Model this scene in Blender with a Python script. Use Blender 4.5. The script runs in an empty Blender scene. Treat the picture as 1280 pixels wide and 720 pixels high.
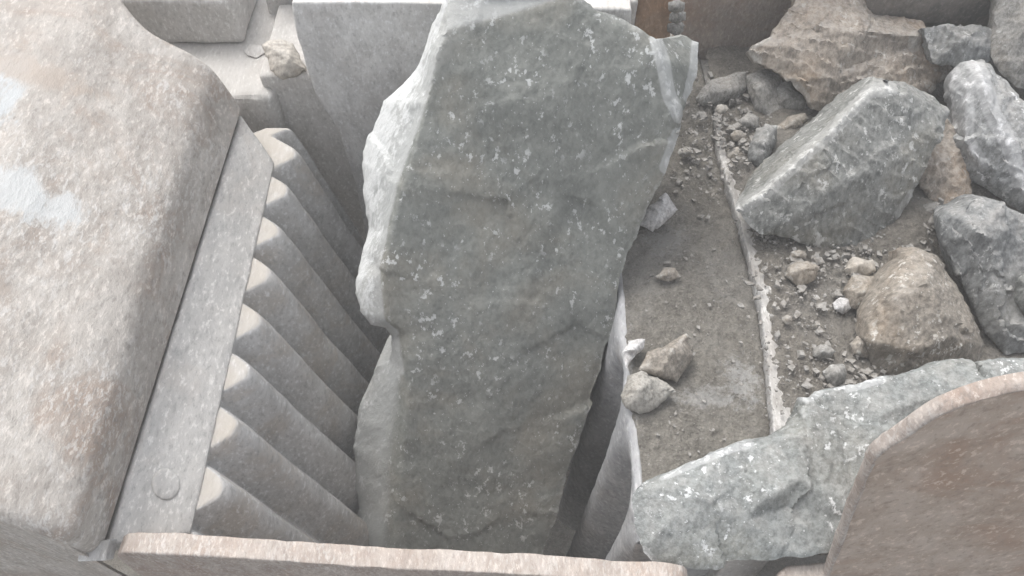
import bpy, bmesh, math, random
import numpy as np
from mathutils import Vector, noise, geometry

# ------------------------------------------------------------------ camera, light, exposure
scene = bpy.context.scene
C = scene.collection
F, TH, DIST = 1000.0, math.radians(55), 1.9
CAM = np.array([0, -DIST*math.cos(TH), DIST*math.sin(TH)])
FW = np.array([0, math.cos(TH), -math.sin(TH)]); UP = np.array([0, math.sin(TH), math.cos(TH)]); RT = np.array([1., 0, 0])
cd = bpy.data.cameras.new('camera'); cam = bpy.data.objects.new('camera', cd); C.objects.link(cam)
cam.location = CAM; cam.rotation_euler = (math.radians(90)-TH, 0, 0)
cd.sensor_width = 36; cd.lens = 36*F/1280; cd.clip_start = 0.02; cd.clip_end = 3000
scene.camera = cam

SUN = Vector((-0.30, 0.36, 0.88)).normalized()
w = bpy.data.worlds.new('World'); scene.world = w; w.use_nodes = True
nt = w.node_tree; nt.nodes.clear()
sky = nt.nodes.new('ShaderNodeTexSky'); sky.sky_type = 'NISHITA'; sky.sun_disc = False
sky.sun_elevation = math.asin(SUN.z); sky.sun_rotation = math.atan2(SUN.x, SUN.y)
sky.air_density = 1.0; sky.dust_density = 4.0; sky.ozone_density = 0.6
hs = nt.nodes.new('ShaderNodeHueSaturation'); hs.inputs['Saturation'].default_value = 0.30
bg = nt.nodes.new('ShaderNodeBackground'); bg.inputs['Strength'].default_value = 0.15
wo = nt.nodes.new('ShaderNodeOutputWorld')
nt.links.new(sky.outputs[0], hs.inputs['Color']); nt.links.new(hs.outputs[0], bg.inputs['Color']); nt.links.new(bg.outputs[0], wo.inputs['Surface'])
sd = bpy.data.lights.new('sun', 'SUN'); sd.energy = 0.8; sd.angle = math.radians(40); sd.color = (1.0, 0.985, 0.96)
so = bpy.data.objects.new('sun', sd); C.objects.link(so)
so.rotation_euler = SUN.to_track_quat('Z', 'Y').to_euler(); so.location = (-3, 2, 6)
vs = scene.view_settings
vs.view_transform = 'Standard'; vs.look = 'None'; vs.gamma = 1; vs.use_curve_mapping = False
vs.exposure = 1.1

# ------------------------------------------------------------------ picking points in the place
def ray(x, y): return FW + RT*(x-640)/F + UP*(360-y)/F
def U(x, y, z=0.0):
    r = ray(x, y); return CAM + r*(z-CAM[2])/r[2]
def UY(x, y, Y):
    r = ray(x, y); return CAM + r*(Y-CAM[1])/r[1]

# ------------------------------------------------------------------ object helpers
def tag(o, label=None, cat=None, group=None, kind=None):
    if label: o['label'] = label
    if cat: o['category'] = cat
    if group: o['group'] = group
    if kind: o['kind'] = kind
    return o
def empty(name, loc, label, cat, group=None):
    o = bpy.data.objects.new(name, None); C.objects.link(o); o.location = loc; o.empty_display_size = 0.1
    return tag(o, label, cat, group)
def link_mesh(name, verts, faces, mat, parent=None, smooth=True, attr=None):
    me = bpy.data.meshes.new(name)
    me.from_pydata([tuple(map(float, v)) for v in verts], [], [tuple(map(int, f)) for f in faces])
    me.update()
    if attr is not None:
        a = me.attributes.new('fresh', 'FLOAT', 'POINT'); a.data.foreach_set('value', np.asarray(attr, dtype=np.float32))
    bm = bmesh.new(); bm.from_mesh(me); bmesh.ops.recalc_face_normals(bm, faces=bm.faces); bm.to_mesh(me); bm.free()
    me.polygons.foreach_set('use_smooth', [smooth]*len(me.polygons))
    me.materials.append(mat)
    o = bpy.data.objects.new(name, me); C.objects.link(o)
    if parent:
        o.parent = parent; o.matrix_parent_inverse = parent.matrix_basis.inverted()
    return o
def fr(p, octv=5, H=0.9):
    return noise.fractal(Vector(p), H, 2.1, octv)
def grid_faces(nu, nv, off=0):
    return [(off+i*nv+j, off+(i+1)*nv+j, off+(i+1)*nv+j+1, off+i*nv+j+1) for i in range(nu-1) for j in range(nv-1)]
def solid_poly(name, poly, off, mat, parent=None, bevel=0.006, seg=3, sub=0.04, rough=0.0, seed=0):
    """closed outline (3-D points on one plane) extruded by the vector off, bevelled, lightly worn"""
    bm = bmesh.new()
    vs_ = [bm.verts.new(tuple(p)) for p in poly]
    f = bm.faces.new(vs_)
    r = bmesh.ops.extrude_face_region(bm, geom=[f])
    bmesh.ops.translate(bm, vec=Vector(off), verts=[v for v in r['geom'] if isinstance(v, bmesh.types.BMVert)])
    bmesh.ops.recalc_face_normals(bm, faces=bm.faces)
    if bevel:
        es = [e for e in bm.edges if len(e.link_faces) == 2 and e.calc_face_angle(0) > 0.5]
        bmesh.ops.bevel(bm, geom=es, offset=bevel, segments=seg, profile=0.5, affect='EDGES')
    if rough:
        bmesh.ops.triangulate(bm, faces=[f for f in bm.faces if len(f.verts) > 4])
        for _ in range(7):
            es = [e for e in bm.edges if e.calc_length() > sub]
            if not es: break
            bmesh.ops.subdivide_edges(bm, edges=es, cuts=1)
            bmesh.ops.triangulate(bm, faces=[f for f in bm.faces if len(f.verts) > 3])
        bm.normal_update()
        mv = [(v, v.normal.copy()*rough*fr(v.co*14+Vector((seed, 0, 0)))) for v in bm.verts]
        for v, d in mv: v.co += d
    me = bpy.data.meshes.new(name); bm.to_mesh(me); bm.free()
    me.polygons.foreach_set('use_smooth', [True]*len(me.polygons))
    try: me.set_sharp_from_angle(angle=math.radians(50))
    except Exception: pass
    me.materials.append(mat)
    o = bpy.data.objects.new(name, me); C.objects.link(o)
    if parent:
        o.parent = parent; o.matrix_parent_inverse = parent.matrix_basis.inverted()
    return o
def box(name, x0, x1, y0, y1, z0, z1, mat, parent=None, bevel=0.008, rough=0.0, sub=0.05, seed=0):
    return solid_poly(name, [(x0, y0, z0), (x1, y0, z0), (x1, y1, z0), (x0, y1, z0)], (0, 0, z1-z0), mat, parent, bevel, 3, sub, rough, seed)

# ------------------------------------------------------------------ materials
class N:
    def __init__(s, name):
        s.m = bpy.data.materials.new(name); s.m.use_nodes = True; s.t = s.m.node_tree; s.t.nodes.clear()
        s.out = s.n('ShaderNodeOutputMaterial'); s.b = s.n('ShaderNodeBsdfPrincipled')
        s.l(s.b.outputs[0], s.out.inputs[0]); s.co = s.n('ShaderNodeTexCoord').outputs['Object']
    def n(s, k): return s.t.nodes.new(k)
    def l(s, a, b): s.t.links.new(a, b)
    def mapped(s, scale=(1, 1, 1), rot=(0, 0, 0), loc=(0, 0, 0)):
        m = s.n('ShaderNodeMapping'); m.inputs['Scale'].default_value = scale; m.inputs['Rotation'].default_value = rot; m.inputs['Location'].default_value = loc
        s.l(s.co, m.inputs['Vector']); return m.outputs[0]
    def noise(s, scale, detail=5, rough=0.6, vec=None, dist=0.0):
        n = s.n('ShaderNodeTexNoise'); n.inputs['Scale'].default_value = scale; n.inputs['Detail'].default_value = detail
        n.inputs['Roughness'].default_value = rough; n.inputs['Distortion'].default_value = dist
        s.l(vec or s.co, n.inputs['Vector']); return n.outputs[0]
    def voro(s, scale, vec=None, feature='F1'):
        n = s.n('ShaderNodeTexVoronoi'); n.feature = feature; n.inputs['Scale'].default_value = scale
        s.l(vec or s.co, n.inputs['Vector']); return n.outputs['Distance']
    def ramp(s, fac, a, b, va=0.0, vb=1.0):
        n = s.n('ShaderNodeMapRange'); n.interpolation_type = 'SMOOTHSTEP'
        n.inputs[1].default_value = a; n.inputs[2].default_value = b; n.inputs[3].default_value = va; n.inputs[4].default_value = vb
        s.l(fac, n.inputs[0]); return n.outputs[0]
    def math(s, op, a, b):
        n = s.n('ShaderNodeMath'); n.operation = op
        for i, q in enumerate((a, b)):
            if isinstance(q, (int, float)): n.inputs[i].default_value = q
            else: s.l(q, n.inputs[i])
        return n.outputs[0]
    def mix(s, fac, a, b, mode='MIX'):
        n = s.n('ShaderNodeMix'); n.data_type = 'RGBA'; n.blend_type = mode
        for i, q in ((0, fac), (6, a), (7, b)):
            if isinstance(q, (int, float)): n.inputs[i].default_value = q
            elif isinstance(q, tuple): n.inputs[i].default_value = (*q, 1)
            else: s.l(q, n.inputs[i])
        return n.outputs[2]
    def up(s):
        g = s.n('ShaderNodeNewGeometry'); x = s.n('ShaderNodeSeparateXYZ'); s.l(g.outputs['Normal'], x.inputs[0]); return x.outputs[2]
    def point(s): return s.n('ShaderNodeNewGeometry').outputs['Pointiness']
    def attr(s, name):
        a = s.n('ShaderNodeAttribute'); a.attribute_name = name; return a.outputs['Fac']
    def bump(s, *layers):
        prev = None
        for h, st, d in layers:
            b = s.n('ShaderNodeBump'); b.inputs['Strength'].default_value = st; b.inputs['Distance'].default_value = d
            s.l(h, b.inputs['Height'])
            if prev: s.l(prev, b.inputs['Normal'])
            prev = b.outputs[0]
        s.l(prev, s.b.inputs['Normal'])
    def done(s, col, rough=0.9, spec=0.25, metal=0.0):
        s.l(col, s.b.inputs['Base Color'])
        if isinstance(rough, float): s.b.inputs['Roughness'].default_value = rough
        else: s.l(rough, s.b.inputs['Roughness'])
        s.b.inputs['Specular IOR Level'].default_value = spec; s.b.inputs['Metallic'].default_value = metal
        return s.m

def rock_mat(name, base, dark, tint, pale=(0.62, 0.62, 0.60), chips=0.5, dust=0.25, edge=0.6, seed=0.0, streak=(0.5, 0.2, 0.6), sz=1.0, tintamt=0.5, bumpk=1.0, grainy=1.0, tone=0.38):
    s = N(name)
    off = s.mapped(loc=(seed, seed*0.7, -seed))
    st = s.mapped(scale=(1, 1, 0.42), rot=streak, loc=(seed, 3, 1))
    cst = s.mapped(scale=(1, 1, 0.5), rot=(streak[0]*.6, streak[1]+.1, streak[2]), loc=(seed+5, 1, 4))
    big = s.noise(4*sz, 4, 0.55, off, 0.5); mid = s.noise(17*sz, 6, 0.65, st, 0.4); fine = s.noise(95*sz, 4, 0.7, st); grain = s.noise(330*sz, 2, 0.6, off)
    c = s.mix(s.ramp(mid, 0.33, 0.68), dark, base)
    c = s.mix(s.math('MULTIPLY', s.ramp(big, 0.45, 0.66), tintamt), c, tint)
    c = s.mix(s.ramp(s.noise(9*sz, 6, 0.7, st, 0.6), 0.36, 0.62, 0.45*(.4+.6*grainy), 0), c, tuple(x*0.72 for x in dark))
    c = s.mix(s.ramp(fine, 0.40, 0.64, 0, 0.45*grainy), c, tuple(min(1, x*1.6) for x in base))
    c = s.mix(s.ramp(fine, 0.46, 0.34, 0, 0.4*grainy), c, tuple(x*0.6 for x in dark))
    c = s.mix(s.ramp(grain, 0.30, 0.48, 0.35*grainy, 0), c, tuple(x*0.6 for x in dark))
    # pale crushed chips: irregular elongated spots, clustered
    ch = s.noise(52*sz, 5, 0.68, cst, 0.1); cl = s.noise(7*sz, 3, 0.6, off)
    cm = s.math('MULTIPLY', s.ramp(ch, 0.575, 0.63), s.ramp(cl, 0.42, 0.58))
    ch2 = s.noise(150*sz, 3, 0.6, cst, 0.0)
    cm = s.math('MAXIMUM', cm, s.math('MULTIPLY', s.ramp(ch2, 0.65, 0.71), 0.85))
    c = s.mix(s.math('MULTIPLY', cm, chips), c, pale)
    # rock flour lying on upward faces
    dm = s.math('MULTIPLY', s.ramp(s.up(), 0.55, 0.98), s.ramp(s.noise(30*sz, 5, 0.7, off), 0.35, 0.7))
    c = s.mix(s.math('MULTIPLY', dm, dust), c, (0.50, 0.48, 0.45))
    # bruised white edges
    em = s.math('MULTIPLY', s.ramp(s.point(), 0.53, 0.62), s.ramp(s.noise(60*sz, 4, 0.7, off), 0.36, 0.58))
    c = s.mix(s.math('MULTIPLY', em, edge), c, pale)
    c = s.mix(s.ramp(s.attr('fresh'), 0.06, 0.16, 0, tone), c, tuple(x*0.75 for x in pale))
    # pale fracture face
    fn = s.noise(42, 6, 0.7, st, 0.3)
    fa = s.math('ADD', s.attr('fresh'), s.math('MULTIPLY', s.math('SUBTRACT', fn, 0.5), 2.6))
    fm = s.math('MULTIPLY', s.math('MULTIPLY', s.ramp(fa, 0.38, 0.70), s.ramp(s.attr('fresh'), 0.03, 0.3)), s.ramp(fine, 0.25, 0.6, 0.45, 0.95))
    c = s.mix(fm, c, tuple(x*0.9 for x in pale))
    wv = s.n('ShaderNodeMix'); wv.data_type = 'VECTOR'; wv.inputs[0].default_value = 0.05
    nz = s.n('ShaderNodeTexNoise'); nz.inputs['Scale'].default_value = 20; nz.inputs['Detail'].default_value = 4; s.l(st, nz.inputs['Vector']); s.l(st, wv.inputs[4]); s.l(nz.outputs[1], wv.inputs[5])
    ck = s.voro(26*sz, wv.outputs[1]); ck2 = s.voro(85*sz, wv.outputs[1])
    s.bump((ck, 0.22*bumpk, 0.008), (ck2, 0.4*bumpk, 0.003), (mid, 0.30*bumpk, 0.006), (fine, 0.7*bumpk, 0.003), (grain, 0.5, 0.0012))
    return s.done(c, 0.93, 0.2)

def steel_mat(name, base, dark, rust, rustamt=0.5, pale=(0.62, 0.61, 0.59), paleamt=0.4, dust=0.5, dustcol=(0.56, 0.52, 0.46), seed=0.0, rot=(0, 0, 0.6), sz=1.0, spec=0.3, rough=0.75, edge=0.3, pscale=60, patches=()):
    s = N(name)
    off = s.mapped(loc=(seed, -seed, seed*0.3)); st = s.mapped(scale=(1, 0.38, 0.6), rot=rot, loc=(seed, 1, 2))
    big = s.noise(3.2*sz, 4, 0.55, off, 0.6); mid = s.noise(20*sz, 6, 0.68, st, 0.3); fine = s.noise(120*sz, 4, 0.7, st); pit = s.noise(260*sz, 2, 0.6, off)
    c = s.mix(s.ramp(mid, 0.34, 0.66), dark, base)
    rm = s.math('MULTIPLY', s.ramp(s.noise(5.5*sz, 5, 0.65, off, 0.8), 0.46, 0.68), s.ramp(fine, 0.25, 0.6, 0.5, 1.0))
    c = s.mix(s.math('MULTIPLY', rm, rustamt), c, rust)
    pm = s.math('MULTIPLY', s.ramp(s.noise(pscale*sz, 5, 0.72, st, 0.4), 0.50, 0.62), s.ramp(big, 0.36, 0.6))
    c = s.mix(s.math('MULTIPLY', pm, paleamt), c, pale)
    c = s.mix(s.ramp(fine, 0.54, 0.66, 0, 0.55), c, tuple(min(0.8, x*1.5) for x in base))
    c = s.mix(s.ramp(fine, 0.46, 0.34, 0, 0.5), c, tuple(x*0.6 for x in dark))
    for (pp, rad, pcol) in patches:
        mp = s.mapped(scale=tuple(1/r for r in rad), loc=tuple(-q/r for q, r in zip(pp, rad)))
        ln = s.n('ShaderNodeVectorMath'); ln.operation = 'LENGTH'; s.l(mp, ln.inputs[0])
        q = s.math('ADD', ln.outputs['Value'], s.math('MULTIPLY', s.math('SUBTRACT', s.noise(28, 6, 0.75, st), 0.5), 3.6))
        c = s.mix(s.ramp(q, 1.25, 0.6, 0, 0.8), c, pcol)
    dm = s.math('MULTIPLY', s.ramp(s.up(), 0.62, 0.97), s.ramp(s.noise(14*sz, 5, 0.6, off), 0.25, 0.6, 0.4, 1.0))
    c = s.mix(s.math('MULTIPLY', dm, dust), c, dustcol)
    em = s.math('MULTIPLY', s.ramp(s.point(), 0.52, 0.60), s.ramp(mid, 0.35, 0.6))
    c = s.mix(s.math('MULTIPLY', em, edge), c, pale)
    s.bump((big, 0.15, 0.02), (mid, 0.45, 0.006), (fine, 0.7, 0.0025), (pit, 0.5, 0.001))
    return s.done(c, rough, spec)

def dirt_mat(name, base, dark, pale, seed=0.0, paleamt=0.35, patches=()):
    s = N(name); off = s.mapped(loc=(seed, seed, 0))
    big = s.noise(5, 4, 0.6, off, 0.4); mid = s.noise(38, 6, 0.7, off); fine = s.noise(190, 4, 0.75, off); v = s.voro(130, off)
    c = s.mix(s.ramp(mid, 0.32, 0.66), dark, base)
    c = s.mix(s.math('MULTIPLY', s.ramp(big, 0.46, 0.66), paleamt), c, pale)
    c = s.mix(s.ramp(s.noise(75, 5, 0.75, off), 0.50, 0.68, 0, 0.45), c, tuple(min(0.7, x*1.5) for x in base))
    c = s.mix(s.ramp(s.noise(60, 5, 0.75, off), 0.46, 0.32, 0, 0.55), c, tuple(x*0.6 for x in dark))
    c = s.mix(s.ramp(fine, 0.55, 0.68, 0, 0.6), c, tuple(min(0.7, x*1.6) for x in base))
    c = s.mix(s.ramp(fine, 0.46, 0.30, 0, 0.55), c, tuple(x*0.5 for x in dark))
    for (pp, rad, pcol) in patches:
        mp = s.mapped(scale=tuple(1/r for r in rad), loc=tuple(-q/r for q, r in zip(pp, rad)))
        ln = s.n('ShaderNodeVectorMath'); ln.operation = 'LENGTH'; s.l(mp, ln.inputs[0])
        q = s.math('ADD', ln.outputs['Value'], s.math('MULTIPLY', s.math('SUBTRACT', s.noise(45, 6, 0.8, off), 0.5), 4.5))
        c = s.mix(s.ramp(q, 1.2, 0.3, 0, 0.6), c, pcol)
    s.bump((mid, 0.9, 0.014), (fine, 1.0, 0.006), (v, 0.4, 0.004))
    return s.done(c, 0.97, 0.1)

M = {}
M['casting'] = steel_mat('dusty_cast_steel', (0.44, 0.41, 0.375), (0.315, 0.285, 0.255), (0.29, 0.215, 0.165), 0.75, pale=(0.62, 0.61, 0.59), paleamt=0.6, dust=0.25, dustcol=(0.47, 0.445, 0.41), seed=4.3, rot=(0, 0, -0.75), pscale=110,
    patches=[(tuple(U(28, 240, .40)), (.085, .05, .2), (0.53, 0.55, 0.55)), (tuple(U(-10, 120, .42)), (.07, .10, .2), (0.46, 0.50, 0.52)), (tuple(U(30, 90, .43)), (.14, .04, .2), (0.37, 0.31, 0.26)), (tuple(U(255, 330, .25)), (.05, .03, .2), (0.6, 0.61, 0.60))])
M['clamp'] = steel_mat('grey_worn_steel', (0.53, 0.515, 0.49), (0.40, 0.39, 0.375), (0.44, 0.39, 0.345), 0.35, paleamt=0.22, dust=0.2, seed=2.0, rot=(0, 0, -0.75))
M['jaw'] = steel_mat('worn_manganese_steel', (0.56, 0.55, 0.535), (0.43, 0.42, 0.405), (0.43, 0.37, 0.305), 0.6, paleamt=0.3, dust=0.8, dustcol=(0.43, 0.395, 0.345), seed=7.7, rot=(0.4, 0.5, 0.0))
M['ribs'] = steel_mat('grey_ribbed_steel', (0.36, 0.365, 0.37), (0.26, 0.265, 0.275), (0.31, 0.28, 0.25), 0.3, paleamt=0.3, dust=0.3, dustcol=(0.42, 0.41, 0.40), seed=9.7, rot=(0.4, 0.5, 0.0))
M['liner'] = steel_mat('liner_steel', (0.63, 0.62, 0.60), (0.48, 0.47, 0.455), (0.32, 0.27, 0.23), 0.2, paleamt=0.3, dust=0.35, seed=11.1)
M['frame'] = steel_mat('dust_covered_frame', (0.56, 0.54, 0.515), (0.46, 0.445, 0.42), (0.36, 0.30, 0.26), 0.15, paleamt=0.15, dust=0.5, dustcol=(0.40, 0.385, 0.36), seed=15.5)
M['bar'] = steel_mat('rust_blotched_edge', (0.40, 0.355, 0.32), (0.28, 0.235, 0.205), (0.27, 0.19, 0.145), 0.55, paleamt=0.4, pscale=90, dust=0.15, seed=21.0, sz=1.6, edge=0.2)
M['rust'] = steel_mat('rusty_plate', (0.45, 0.38, 0.325), (0.36, 0.29, 0.235), (0.30, 0.19, 0.13), 0.75, pale=(0.42, 0.41, 0.40), paleamt=0.12, dust=0.2, seed=24.0, rot=(0, 0.9, 0.3), sz=0.7, edge=0.1)
M['wall'] = steel_mat('brown_dusty_wall', (0.34, 0.29, 0.25), (0.26, 0.22, 0.19), (0.31, 0.20, 0.13), 0.5, paleamt=0.15, dust=0.3, seed=31.0, rough=0.9)
M['dark'] = steel_mat('dark_grime_shade_steel', (0.20, 0.18, 0.16), (0.13, 0.12, 0.11), (0.19, 0.13, 0.09), 0.4, paleamt=0.05, dust=0.3, dustcol=(0.30, 0.27, 0.24), seed=35.0)  # dark tone; on the beam it paints the shade of the recess
M['pipe'] = steel_mat('orange_rusty_steel', (0.36, 0.25, 0.17), (0.26, 0.17, 0.11), (0.38, 0.20, 0.09), 0.6, paleamt=0.1, dust=0.1, seed=39.0)
M['plate'] = steel_mat('chipped_plate', (0.46, 0.45, 0.435), (0.27, 0.26, 0.245), (0.33, 0.28, 0.24), 0.3, pale=(0.68, 0.68, 0.67), paleamt=0.7, dust=0.2, pscale=90, seed=43.0, edge=0.8)
M['dirt'] = dirt_mat('rock_flour', (0.262, 0.246, 0.215), (0.17, 0.158, 0.138), (0.35, 0.34, 0.32), 2.0, patches=[(tuple(U(928, 478)), (.05, .06, .5), (.48, .475, .46)), (tuple(U(775, 470)), (.03, .16, .5), (.46, .455, .445)), (tuple(U(880, 500)), (.09, .025, .5), (.42, .415, .40)), (tuple(U(830, 300)), (.06, .05, .5), (.38, .37, .35))])
M['dirt2'] = dirt_mat('damp_rock_flour', (0.24, 0.222, 0.192), (0.15, 0.137, 0.12), (0.33, 0.32, 0.30), 9.0, 0.3)
M['grit'] = rock_mat('grit_stone', (0.215, 0.20, 0.18), (0.15, 0.14, 0.125), (0.25, 0.22, 0.18), chips=0.25, dust=0.12, edge=0.2, seed=3.0)
G_ = dict(base=(0.225, 0.228, 0.215), dark=(0.155, 0.16, 0.152), tint=(0.24, 0.215, 0.165))
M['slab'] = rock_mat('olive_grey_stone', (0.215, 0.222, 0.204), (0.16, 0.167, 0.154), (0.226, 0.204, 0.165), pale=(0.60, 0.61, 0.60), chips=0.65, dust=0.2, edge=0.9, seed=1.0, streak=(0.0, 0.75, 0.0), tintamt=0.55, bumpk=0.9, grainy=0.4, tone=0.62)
M['greyrock'] = rock_mat('grey_green_stone', **G_, chips=0.7, dust=0.35, edge=0.9, seed=5.0, streak=(0.9, 0.2, 0.5))
M['palerock'] = rock_mat('pale_blue_grey_stone', (0.235, 0.246, 0.238), (0.165, 0.176, 0.172), (0.265, 0.25, 0.20), pale=(0.68, 0.69, 0.69), chips=0.85, dust=0.25, edge=0.6, seed=8.0, tintamt=0.4, streak=(0.2, 0.3, 0.4))
M['bluerock'] = rock_mat('dark_blue_grey_stone', (0.20, 0.204, 0.20), (0.125, 0.13, 0.13), (0.22, 0.21, 0.185), chips=0.5, dust=0.4, edge=0.8, seed=12.0, streak=(0.1, 0.8, 0.4))
M['tanrock'] = rock_mat('tan_brown_stone', (0.265, 0.238, 0.202), (0.175, 0.157, 0.133), (0.30, 0.222, 0.152), pale=(0.6, 0.58, 0.54), chips=0.8, dust=0.2, edge=0.6, seed=16.0, tintamt=0.6, bumpk=1.5)
M['brownrock'] = rock_mat('layered_brown_stone', (0.32, 0.28, 0.235), (0.205, 0.18, 0.155), (0.35, 0.25, 0.165), pale=(0.58, 0.56, 0.52), chips=0.5, dust=0.35, edge=0.9, seed=19.0, streak=(0.4, 0.0, 0.3), tintamt=0.8, bumpk=1.3)
M['whiterock'] = rock_mat('white_scraped_stone', (0.29, 0.295, 0.29), (0.16, 0.163, 0.16), (0.28, 0.27, 0.25), pale=(0.7, 0.7, 0.7), chips=1.0, dust=0.4, edge=1.0, seed=27.0, streak=(0.5, 0.6, 0.6))
M['sandrock'] = rock_mat('sandy_stone', (0.42, 0.39, 0.345), (0.33, 0.305, 0.27), (0.44, 0.37, 0.29), pale=(0.6, 0.58, 0.54), chips=0.3, dust=0.4, edge=0.3, seed=29.0)
M['smallgrey'] = rock_mat('small_grey_stone', (0.27, 0.262, 0.245), (0.19, 0.185, 0.17), (0.29, 0.25, 0.20), chips=0.4, dust=0.35, edge=0.5, seed=41.0, sz=1.6)
M['smalltan'] = rock_mat('small_tan_stone', (0.30, 0.27, 0.23), (0.20, 0.18, 0.155), (0.32, 0.26, 0.19), chips=0.4, dust=0.3, edge=0.5, seed=47.0, sz=1.6)
M['smallflat'] = rock_mat('small_pale_grey_stone', (0.34, 0.325, 0.295), (0.25, 0.24, 0.215), (0.33, 0.29, 0.24), chips=0.4, dust=0.2, edge=0.4, seed=59.0, sz=1.6)
M['smallwhite'] = rock_mat('small_white_stone', (0.55, 0.54, 0.53), (0.40, 0.39, 0.385), (0.5, 0.47, 0.43), pale=(0.72, 0.72, 0.72), chips=0.5, dust=0.3, edge=0.5, seed=53.0, sz=1.6)

# ------------------------------------------------------------------ ground
def sheet(name, x0, x1, y0, y1, z, n, amp, mat, fq, kind='structure'):
    xs = np.linspace(x0, x1, n); ys = np.linspace(y0, y1, n)
    V = [(x, y, z+amp*fr((x*fq, y*fq, 3.1))) for x in xs for y in ys]
    o = link_mesh(name, V, grid_faces(n, n), mat); o['kind'] = kind
    return o
sheet('quarry_ground', -60, 60, -60, 60, -1.9, 120, 0.05, M['dirt2'], 0.6)

# ------------------------------------------------------------------ dusty air
hm = bpy.data.materials.new('dusty_air'); hm.use_nodes = True; ht = hm.node_tree; ht.nodes.clear()
ho = ht.nodes.new('ShaderNodeOutputMaterial'); pv = ht.nodes.new('ShaderNodeVolumePrincipled')
pv.inputs['Color'].default_value = (0.93, 0.93, 0.92, 1); pv.inputs['Density'].default_value = 0.036; pv.inputs['Anisotropy'].default_value = 0.0
ht.links.new(pv.outputs[0], ho.inputs['Volume'])
hz = link_mesh('haze', [(x, y, z) for x in (-62, 62) for y in (-62, 62) for z in (-3.0, 2.4)], [(0, 1, 3, 2), (4, 6, 7, 5), (0, 4, 5, 1), (2, 3, 7, 6), (0, 2, 6, 4), (1, 5, 7, 3)], hm, smooth=False)
tag(hz, 'pale rock dust hanging in the air over the crusher', 'haze', kind='stuff')

# ------------------------------------------------------------------ moving jaw (left)
mj = empty('moving_jaw', (-0.8, 0, -0.2), 'big dusty rounded steel casting with corrugated jaw plate on the left of the chamber', 'crusher jaw')
farpx = [(300, 140), (290, 124), (277, 105), (262, 88), (240, 73), (213, 59), (190, 47), (170, 30), (155, 12), (140, -12), (118, -50), (90, -90)]
nearpx = [(132, 672), (124, 668), (110, 662), (92, 652), (60, 640), (22, 627), (-15, 612), (-50, 600), (-85, 588), (-120, 575), (-170, 560), (-230, 545)]
zz = [0.100, 0.137, 0.185, 0.232, 0.268, 0.300, 0.326, 0.350, 0.372, 0.395, 0.425, 0.450]
def catmull(P, n):
    P = np.array(P, float); k = len(P); out = []
    for i in range(k-1):
        a, b, c, d = P[max(i-1, 0)], P[i], P[i+1], P[min(i+2, k-1)]
        for t in np.linspace(0, 1, n, endpoint=False):
            out.append(0.5*((2*b)+(-a+c)*t+(2*a-5*b+4*c-d)*t*t+(-a+3*b-3*c+d)*t**3))
    out.append(P[-1]); return np.array(out)
A = catmull([U(*p, z) for p, z in zip(farpx, zz)], 6); B = catmull([U(*p, z) for p, z in zip(nearpx, zz)], 6)
# carry the profile on over the top and down the back
def ext(Q):
    e = Q[-1]; tail = [e+np.array(d) for d in ((-.12, 0, .04), (-.3, 0, .06), (-.5, 0, .0), (-.62, 0, -.2), (-.64, 0, -.7))]
    return np.vstack([Q, catmull([Q[-1]]+tail, 5)[1:]])
A = ext(A); B = ext(B); nP = len(A)
rows = []
nL = 110
for j in range(nL):
    t = j/(nL-1); rows.append(A*(1-t)+B*t)
R = np.array(rows)                                   # nL x nP
# rounded lips and end walls (near end and far end)
def endwall(edge, dy, cen, base_z):
    out = []
    for a in np.linspace(0.25, 1.0, 5):
        ang = a*math.pi/2
        q = edge.copy(); q[:, 1] += dy*0.028*math.sin(ang); ins = 0.028*(1-math.cos(ang))
        d = cen-edge; d[:, 1] = 0; d /= np.linalg.norm(d, axis=1)[:, None]; q += d*ins; out.append(q)
    last = out[-1]
    for f in (0.1, 0.3, 0.6, 1.0):
        q = last.copy(); q[:, 2] += (base_z-q[:, 2])*f; q[:, 1] -= dy*0.05*f; out.append(q)
    return out
cen = np.array([-1.25, 0, -0.2])
near = endwall(R[-1], -1, cen, -0.9); far = endwall(R[0], 1, cen, -0.9)
R = np.array(list(reversed(far))+list(R)+near)
Vc = R.reshape(-1, 3)
Vc = [(p[0], p[1], p[2]) + np.array((0.35, 0, 1))*0.0035*fr(p*7) + np.array((0.3, 0, 1))*0.0012*fr(p*40) for p in Vc]
link_mesh('jaw_head', Vc, grid_faces(R.shape[0], nP), M['casting'], mj)
# clamping bar: a sloping strip beside the casting with a thin gap between them
def quadsolid(name, a, b, c, d, th, mat, parent, **k):
    n = np.cross(np.array(b)-np.array(a), np.array(d)-np.array(a)); n /= np.linalg.norm(n)
    return solid_poly(name, [a, b, c, d], tuple(-n*th), mat, parent, **k), n
a = U(301, 141.5, .098); b = U(133.5, 683, .098); c = U(240, 668, -.002); d = U(345, 203, -.002)
n0_ = np.cross(b-c, d-c); r_a = ray(301.2, 141.5); a = CAM + r_a*(np.dot(c-CAM, n0_)/np.dot(r_a, n0_))
clamp, cn = quadsolid('clamp_bar', a, d, c, b, 0.07 if np.cross(d-a, b-a)[2] > 0 else -0.07, M['clamp'], mj, bevel=0.008, rough=0.0022, sub=0.02, seed=3)
if cn[2] < 0: cn = -cn
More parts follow.
